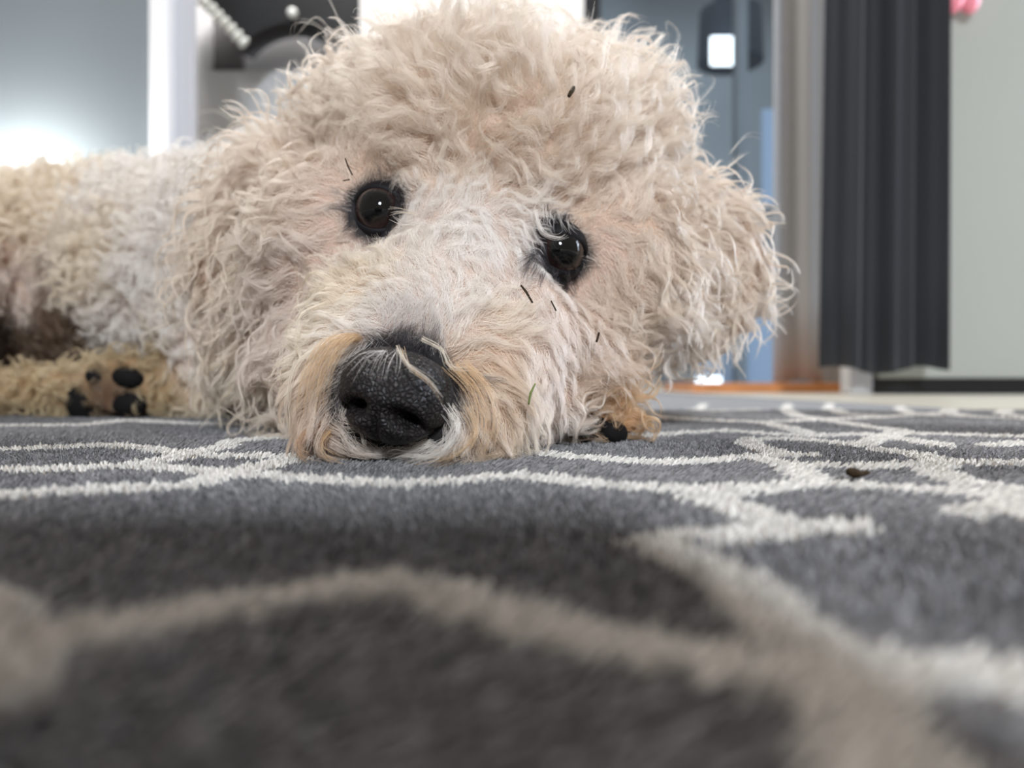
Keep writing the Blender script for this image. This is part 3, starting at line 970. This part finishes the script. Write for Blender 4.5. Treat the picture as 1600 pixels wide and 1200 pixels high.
EYEBALL = ((0.0086, 0.0), (0.0088, 0.0))
for k, ((loc, nrm), px) in enumerate(zip(EYE, ((592, 328), (878, 392)))):
    view = (CAM - loc).normalized()
    r = 0.0096 if k == 0 else 0.0098
    out = (nrm * 0.6 + view * 0.6).normalized()
    c = loc - out * (r * (0.46 if k == 0 else 0.58))
    bm = bmesh.new()
    bmesh.ops.create_uvsphere(bm, u_segments=40, v_segments=28, radius=r)
    # slight corneal bulge towards -Y
    for v in bm.verts:
        if v.co.y < -0.6 * r:
            v.co.y -= 0.10 * r * ((-v.co.y / r - 0.6) / 0.4)
    o = bm_obj('eye', bm, M_eye, dog, True)
    o.location = c
    o.rotation_euler = (-out).to_track_quat('Y', 'Z').to_euler() if False else out.to_track_quat('-Y', 'Z').to_euler()
    tag(o, 'dark brown eye')
    # lids: black skin over the ball with an almond opening
    roll = math.radians(13)
    bm = bmesh.new()
    N, R = 48, 8
    rows = []
    for q in range(R + 1):
        u = q / R
        row = []
        for i in range(N):
            a = 2 * math.pi * i / N
            hw, up, dn = (56, 40, 45) if k == 0 else (68, 26, 38)
            hh = up if math.sin(a) > 0 else dn
            ti = math.radians(1 / math.sqrt((math.cos(a) / hw) ** 2 + (math.sin(a) / hh) ** 2))
            th = ti + (math.radians(112) - ti) * u
            rr = r * (1.015 + 0.10 * math.sin(math.pi * min(1, u * 1.15 + 0.12)))
            x_, z_ = math.sin(th) * math.cos(a - roll) * rr, math.sin(th) * math.sin(a - roll) * rr
            row.append(bm.verts.new((x_, -math.cos(th) * rr, z_)))
        rows.append(row)
    for a_, b_ in zip(rows[:-1], rows[1:]):
        for i in range(N):
            bm.faces.new((a_[i], a_[(i + 1) % N], b_[(i + 1) % N], b_[i]))
    inner = [bm.verts.new(v.co * 0.97) for v in rows[0]]
    for i in range(N):
        bm.faces.new((inner[i], inner[(i + 1) % N], rows[0][(i + 1) % N], rows[0][i]))
    bmesh.ops.recalc_face_normals(bm, faces=bm.faces)
    bm_obj('eyelid', bm, M_rim, o, True)

# ---- nose
M_nose = mat('nose_leather', (0.011, 0.008, 0.008), 0.46, 0.27)
nt = M_nose.node_tree
tc = nt.nodes.new('ShaderNodeTexCoord')
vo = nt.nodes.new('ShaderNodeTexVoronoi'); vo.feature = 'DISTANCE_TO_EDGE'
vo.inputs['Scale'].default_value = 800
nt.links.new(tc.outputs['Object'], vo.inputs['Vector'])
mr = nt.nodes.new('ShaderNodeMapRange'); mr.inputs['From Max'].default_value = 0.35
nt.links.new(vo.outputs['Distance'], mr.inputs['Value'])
bp = nt.nodes.new('ShaderNodeBump'); bp.inputs['Strength'].default_value = 0.9; bp.inputs['Distance'].default_value = 0.0003
nt.links.new(mr.outputs['Result'], bp.inputs['Height'])
nt.links.new(bp.outputs['Normal'], nt.nodes['Principled BSDF'].inputs['Normal'])
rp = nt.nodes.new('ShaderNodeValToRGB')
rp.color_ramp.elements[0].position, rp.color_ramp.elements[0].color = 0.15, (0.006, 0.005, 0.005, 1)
rp.color_ramp.elements[1].position, rp.color_ramp.elements[1].color = 0.9, (0.030, 0.024, 0.024, 1)  # specular glints of the cells put into the colour as lighter centres
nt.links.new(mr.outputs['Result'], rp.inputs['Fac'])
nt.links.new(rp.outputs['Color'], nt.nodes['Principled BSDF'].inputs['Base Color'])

bm = bmesh.new()
bmesh.ops.create_uvsphere(bm, u_segments=120, v_segments=90, radius=1.0)


def sm(x):
    x = min(max(x, 0.0), 1.0)
    return x * x * (3 - 2 * x)


for v in bm.verts:
    x, y, z = v.co                                  # -y faces the camera
    # squarish front, wide at the top, narrowing to the lip
    sgn = lambda q: (1 if q >= 0 else -1)
    x = sgn(x) * abs(x) ** 0.86; z = sgn(z) * abs(z) ** 0.88
    wide = 1.0 + 0.10 * z - 0.20 * max(0, -z - 0.35)
    X, Y_, Z = x * wide, y, z
    front = max(0.0, -y)
    # nostrils: comma-shaped hollows running out to the sides
    for s in (-1, 1):
        dx, dz = X * s - 0.46, Z + 0.26
        rot = 0.45
        a_, b_ = dx * math.cos(rot) - dz * math.sin(rot), dx * math.sin(rot) + dz * math.cos(rot)
        q = (a_ / 0.25) ** 2 + (b_ / 0.16) ** 2
        Y_ += 0.75 * math.exp(-q * 1.2) * (front > 0)
        dx2, dz2 = X * s - 0.80, Z + 0.44
        Y_ += 0.30 * math.exp(-((dx2 / 0.20) ** 2 + (dz2 / 0.09) ** 2)) * (front > 0)
    # philtrum
    Y_ += 0.16 * math.exp(-(X / 0.05) ** 2) * sm((0.05 - Z) / 0.5) * (front > 0)
    # lobes bulge
    Y_ -= 0.10 * math.exp(-(((abs(X) - 0.42) / 0.28) ** 2 + ((Z + 0.68) / 0.22) ** 2)) * (front > 0)
    Y_ -= 0.10 * math.exp(-((X / 0.5) ** 2 + ((Z - 0.1) / 0.4) ** 2)) * (front > 0)
    v.co = Vector((X * 0.0141, Y_ * 0.0120, Z * 0.0119))
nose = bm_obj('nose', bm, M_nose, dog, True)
nose.location = NOSE + Vector((0, 0.004, 0))
nose.rotation_euler = Euler((math.radians(4), math.radians(15), math.radians(-10)), 'XYZ')
tag(nose, 'black leathery nose')

# ---- pads of the hind foot, claws and pads of the fore paw
M_pad = mat('paw_pad', (0.007, 0.006, 0.006), 0.8, 0.12, bump=(700, 0.6, 0.0006))
for (px, py, Y, r, rz) in ((128, 628, 0.421, (0.0085, 0.006, 0.0105), 0), (200, 590, 0.412, (0.0085, 0.0055, 0.0058), 0.2), (203, 632, 0.412, (0.0092, 0.0055, 0.0068), -0.1),
                           (150, 590, 0.416, (0.0060, 0.0045, 0.0045), 0.6)):
    bm = bmesh.new()
    ball(bm, (0, 0, 0), r, Euler((0, rz, 0)), 3)
    o = bm_obj('paw_pad', bm, M_pad, dog, True)
    o.location = P(px, py, Y)
for (px, py, Y, r, rz) in ((905, 678, 0.2565, (0.0085, 0.005, 0.0036), -0.2), (958, 676, 0.2545, (0.0050, 0.004, 0.0042), 0.3), (925, 662, 0.2560, (0.0050, 0.004, 0.0036), 0.0)):
    bm = bmesh.new()
    ball(bm, (0, 0, 0), r, Euler((0, rz, 0)), 3)
    o = bm_obj('paw_pad', bm, M_pad, dog, True)
    o.location = P(px, py, Y)

def front(px, py, out):
    """distance of the coat's surface there, less the length of the hair"""
    loc, _ = surf(px, py)
    return loc.y - out


def on(px, py, out):
    return (px, py, front(px, py, out))


# ---- loose hairs over the nose, the brow and the lips: (points in the photograph and their distance), tint
def wisps():
    sets = []

    def bundle(path, n, spread, tint, rad=0.00005):
        path = np.array([tuple(P(*q)) for q in path])
        m = len(path)
        u = np.linspace(0, 1, K) * (m - 1)
        # smooth interpolation through the stations
        out = np.empty((K, 3))
        for i_, x_ in enumerate(u):
            b_ = min(int(x_), m - 2); f_ = x_ - b_
            p0, p1, p2, p3 = path[max(b_ - 1, 0)], path[b_], path[b_ + 1], path[min(b_ + 2, m - 1)]
            out[i_] = 0.5 * ((2 * p1) + (-p0 + p2) * f_ + (2 * p0 - 5 * p1 + 4 * p2 - p3) * f_ ** 2 + (-p0 + 3 * p1 - 3 * p2 + p3) * f_ ** 3)
        o0 = rng.normal(0, spread, (n, 1, 3)); o1 = rng.normal(0, spread * 0.9, (n, 1, 3))
        t_ = tt[None, :, None]
        ln_ = rng.uniform(0.75, 1.0, (n, 1))
        pos = np.stack([np.stack([np.interp(ln_[q, 0] * tt, tt, out[:, c_]) for c_ in range(3)], 1) for q in range(n)])
        pos = pos + o0 * (1 - t_) * 0.7 + o1 * t_
        cc = np.array(TINT[tint])[None, None] * rng.uniform(0.9, 1.12, (n, 1, 1)) * np.ones((1, K, 1))
        rr = np.full((n, 1), rad) * (1 - 0.65 * tt ** 2)[None]
        sets.append((pos, rr, cc))

    # over the top of the nose
    for (x0, y0, x1, y1, x2, y2) in ((600, 548, 575, 556, 548, 598), (604, 548, 588, 562, 572, 590), (610, 550, 600, 566, 590, 592), (616, 550, 610, 566, 606, 588),
                                     (622, 548, 622, 566, 618, 586), (628, 548, 636, 568, 640, 590), (596, 546, 566, 552, 540, 580)):
        bundle([(x0, y0, 0.1795), (x1, y1, 0.1745), (x2, y2, 0.1735)], 3, 0.0007, WHITE, 0.00004)
    bundle([(622, 540, 0.183), (634, 566, 0.176), (668, 592, 0.1735), (692, 622, 0.1745)], 8, 0.00045, CREAM)
    bundle([(628, 545, 0.183), (640, 575, 0.1755), (676, 604, 0.1735), (696, 640, 0.176)], 4, 0.00045, TAN)
    bundle([(660, 530, 0.188), (690, 545, 0.184), (705, 572, 0.182), (735, 575, 0.187)], 10, 0.0006, CREAM)
    # tan locks curling round the left lip
    for dx in (0, 10, 22, 34):
        bundle([(560 + dx * .3, 525 + dx * .2, 0.200), (512 + dx, 532, 0.193), (478 + dx, 580, 0.1895), (465 + dx, 645, 0.1885)], 26, 0.0011, TAN)
    bundle([(520, 470, 0.214), (470, 490, 0.205), (462, 530, 0.203), (452, 560, 0.204)], 14, 0.0008, CREAM)
    bundle([(505, 540, 0.20), (464, 570, 0.194), (451, 620, 0.193), (453, 670, 0.192)], 16, 0.0008, CREAM)
    bundle([(520, 655, 0.196), (474, 680, 0.1905), (466, 704, 0.189), (485, 716, 0.1885)], 22, 0.0011, RUST)
    bundle([(530, 665, 0.195), (505, 690, 0.189), (510, 710, 0.188), (540, 722, 0.1875)], 18, 0.0011, TAN)
    # right lip
    for dx in (0, 14, 28):
        bundle([(700 + dx, 570, 0.192), (735 + dx, 610, 0.188), (748 + dx, 660, 0.187), (735 + dx, 715, 0.187)], 24, 0.0012, TAN)
    bundle([(700, 640, 0.186), (716, 668, 0.182), (690, 702, 0.1815), (630, 722, 0.1825)], 26, 0.0012, WHITE)
    bundle([(728, 640, 0.188), (742, 680, 0.1845), (705, 716, 0.1835), (640, 731, 0.184)], 22, 0.0011, TAN)
    # brow hairs hanging across the eyes
    bundle([(650, 335, 0.226), (625, 330, 0.221), (606, 332, 0.2195)], 7, 0.0006, CREAM)
    bundle([(655, 345, 0.227), (630, 350, 0.222), (610, 340, 0.220)], 5, 0.0007, WHITE)
    bundle([(836, 330, 0.236), (846, 362, 0.226), (872, 372, 0.2245), (885, 366, 0.2245)], 12, 0.0007, WHITE)
    bundle([(815, 345, 0.236), (826, 372, 0.227), (850, 382, 0.2255)], 12, 0.0008, WHITE)
    # dark lashes at the inner corner and along the lower lid of the lower eye, brow hairs over its upper lid
    for (a0, b0, a1, b1) in ((838, 398, 818, 418), (832, 402, 814, 430), (842, 408, 826, 436), (852, 416, 842, 440), (868, 424, 862, 444), (886, 425, 888, 443), (902, 420, 910, 436), (840, 392, 812, 408)):
        bundle([on(a0, b0, .0035), on((a0 + a1) / 2, (b0 + b1) / 2, .0055), on(a1, b1, .0065)], 16, 0.0010, DARK)
    for (a0, b0, a1, b1) in ((838, 325, 850, 362), (852, 328, 868, 366), (868, 332, 886, 364), (884, 338, 900, 362)):
        bundle([on(a0, b0, .008), on((a0 + a1) / 2 - 3, (b0 + b1) / 2, .0125), on(a1, b1, .0105)], 7, 0.0014, WHITE)
    # single long hairs that stand off the silhouette
    for pth in ([(520, 60, 0.30), (490, 38, 0.295), (462, 35, 0.295), (458, 62, 0.295)], [(525, 62, 0.30), (500, 30, 0.295), (478, 45, 0.295), (458, 75, 0.295)],
                [(380, 200, 0.31), (340, 175, 0.31), (300, 182, 0.31)], [(370, 215, 0.31), (320, 205, 0.31), (285, 235, 0.31), (255, 262, 0.31)],
                [(1030, 110, 0.30), (1060, 60, 0.30), (1040, 35, 0.30), (1045, 75, 0.30)], [(1085, 165, 0.305), (1115, 130, 0.305), (1100, 118, 0.305)],
                [(1140, 240, 0.31), (1165, 212, 0.31), (1190, 212, 0.31)], [(540, 55, 0.30), (520, 10, 0.30), (505, -20, 0.30)]):
        bundle(pth, 4, 0.0008, CREAM, 0.00003)
    return [np.concatenate(q) for q in zip(*sets)]


wp, wr, wc = wisps()
strands('loose_hairs', wp, wr, wc, M_hair, dog)

# ------------------------------------------------------------------ bits of plant caught in the coat and on the rug
M_bit = mat('dry_plant', (0.035, 0.022, 0.012), 0.8, 0.1, noise=(900, 0.4))
M_green = mat('green_blade', (0.13, 0.16, 0.04), 0.7, 0.2, noise=(900, 0.3))


def fragment(name, path, width, m, label, cat):
    pts = [P(*q) for q in path]
    c = pts[0].copy()
    bm = bmesh.new()
    k_ = len(pts)
    tube(bm, [q - c for q in pts], [width * (0.45 + 0.55 * math.sin(math.pi * (i_ + 0.6) / (k_ + 0.2))) for i_ in range(k_)], 6)
    o = bm_obj(name, bm, m, None, True)
    o.location = c
    return tag(o, label, cat)


fragment('seed_husk', [on(896, 138, .022), on(893, 144, .022), on(889, 151, .022)], 0.0008, M_bit, 'small dark seed husk caught in the curls on top of the dog\'s head', 'plant bit')
fragment('dry_stalk', [on(540, 248, .016), on(544, 260, .016), on(551, 274, .016)], 0.00026, M_bit, 'thin dry stalk caught in the fur above the dog\'s upper eye', 'plant bit')
fragment('dry_stalk', [on(536, 283, .012), on(547, 281, .012)], 0.00022, M_bit, 'tiny dry stalk lying level just above the upper eye', 'plant bit')
fragment('dark_crumb', [on(814, 446, .009), on(822, 456, .009), on(832, 473, .009)], 0.00036, M_bit, 'dark crumb strip stuck below the inner corner of the lower eye', 'plant bit')
fragment('dry_stalk', [on(861, 470, .009), on(869, 486, .009)], 0.00025, M_bit, 'thin dry stalk in the pinkish fur under the lower eye', 'plant bit')
fragment('dry_stalk', [on(936, 520, .014), on(932, 534, .014)], 0.0004, M_bit, 'short dark stalk in the cheek fur above the fore paw', 'plant bit')
fragment('grass_blade', [on(836, 600, .012), on(829, 614, .012), on(826, 632, .012)], 0.0003, M_green, 'short green grass blade hanging on the side of the muzzle', 'plant bit')
q = G(1335, 762)
bm = bmesh.new()
ball(bm, (0, 0, 0), (0.0019, 0.0015, 0.0011), Euler((0, 0.2, 0.4)), 2)
ball(bm, (0.0019, 0.0004, -0.0002), (0.0017, 0.0011, 0.0006), Euler((0, -0.2, 0.2)), 2)
o = bm_obj('leaf_crumb', bm, M_bit, None, True)
o.location = (q[0], q[1], 0.0030)
tag(o, 'dark crumb of leaf lying on the grey rug between cream lines', 'plant bit')

# ------------------------------------------------------------------ the phone that takes the picture, standing on the rug
M_case = mat('phone_case', (0.02, 0.02, 0.022), 0.4, 0.4, noise=(60, 0.05))
M_glass = mat('phone_glass', (0.008, 0.008, 0.010), 0.08, 0.5, noise=(60, 0.05))
ph = empty('smartphone', (-0.05, -0.012, 0.0025))
tag(ph, 'black smartphone standing on its long edge on the rug facing the dog', 'phone')
bm = bmesh.new(); box(bm, (-0.075, -0.004, 0.0), (0.086, 0.004, 0.072), 0.0018)
bm_obj('body', bm, M_case, ph)
bm = bmesh.new(); box(bm, (-0.072, -0.0046, 0.003), (0.083, -0.0038, 0.069), 0.0003)
bm_obj('screen', bm, M_glass, ph)
bm = bmesh.new(); tube(bm, [(0.05, 0.004, H - 0.0025), (0.05, 0.0062, H - 0.0025)], 0.0055, 28)
bm_obj('lens', bm, M_glass, ph)
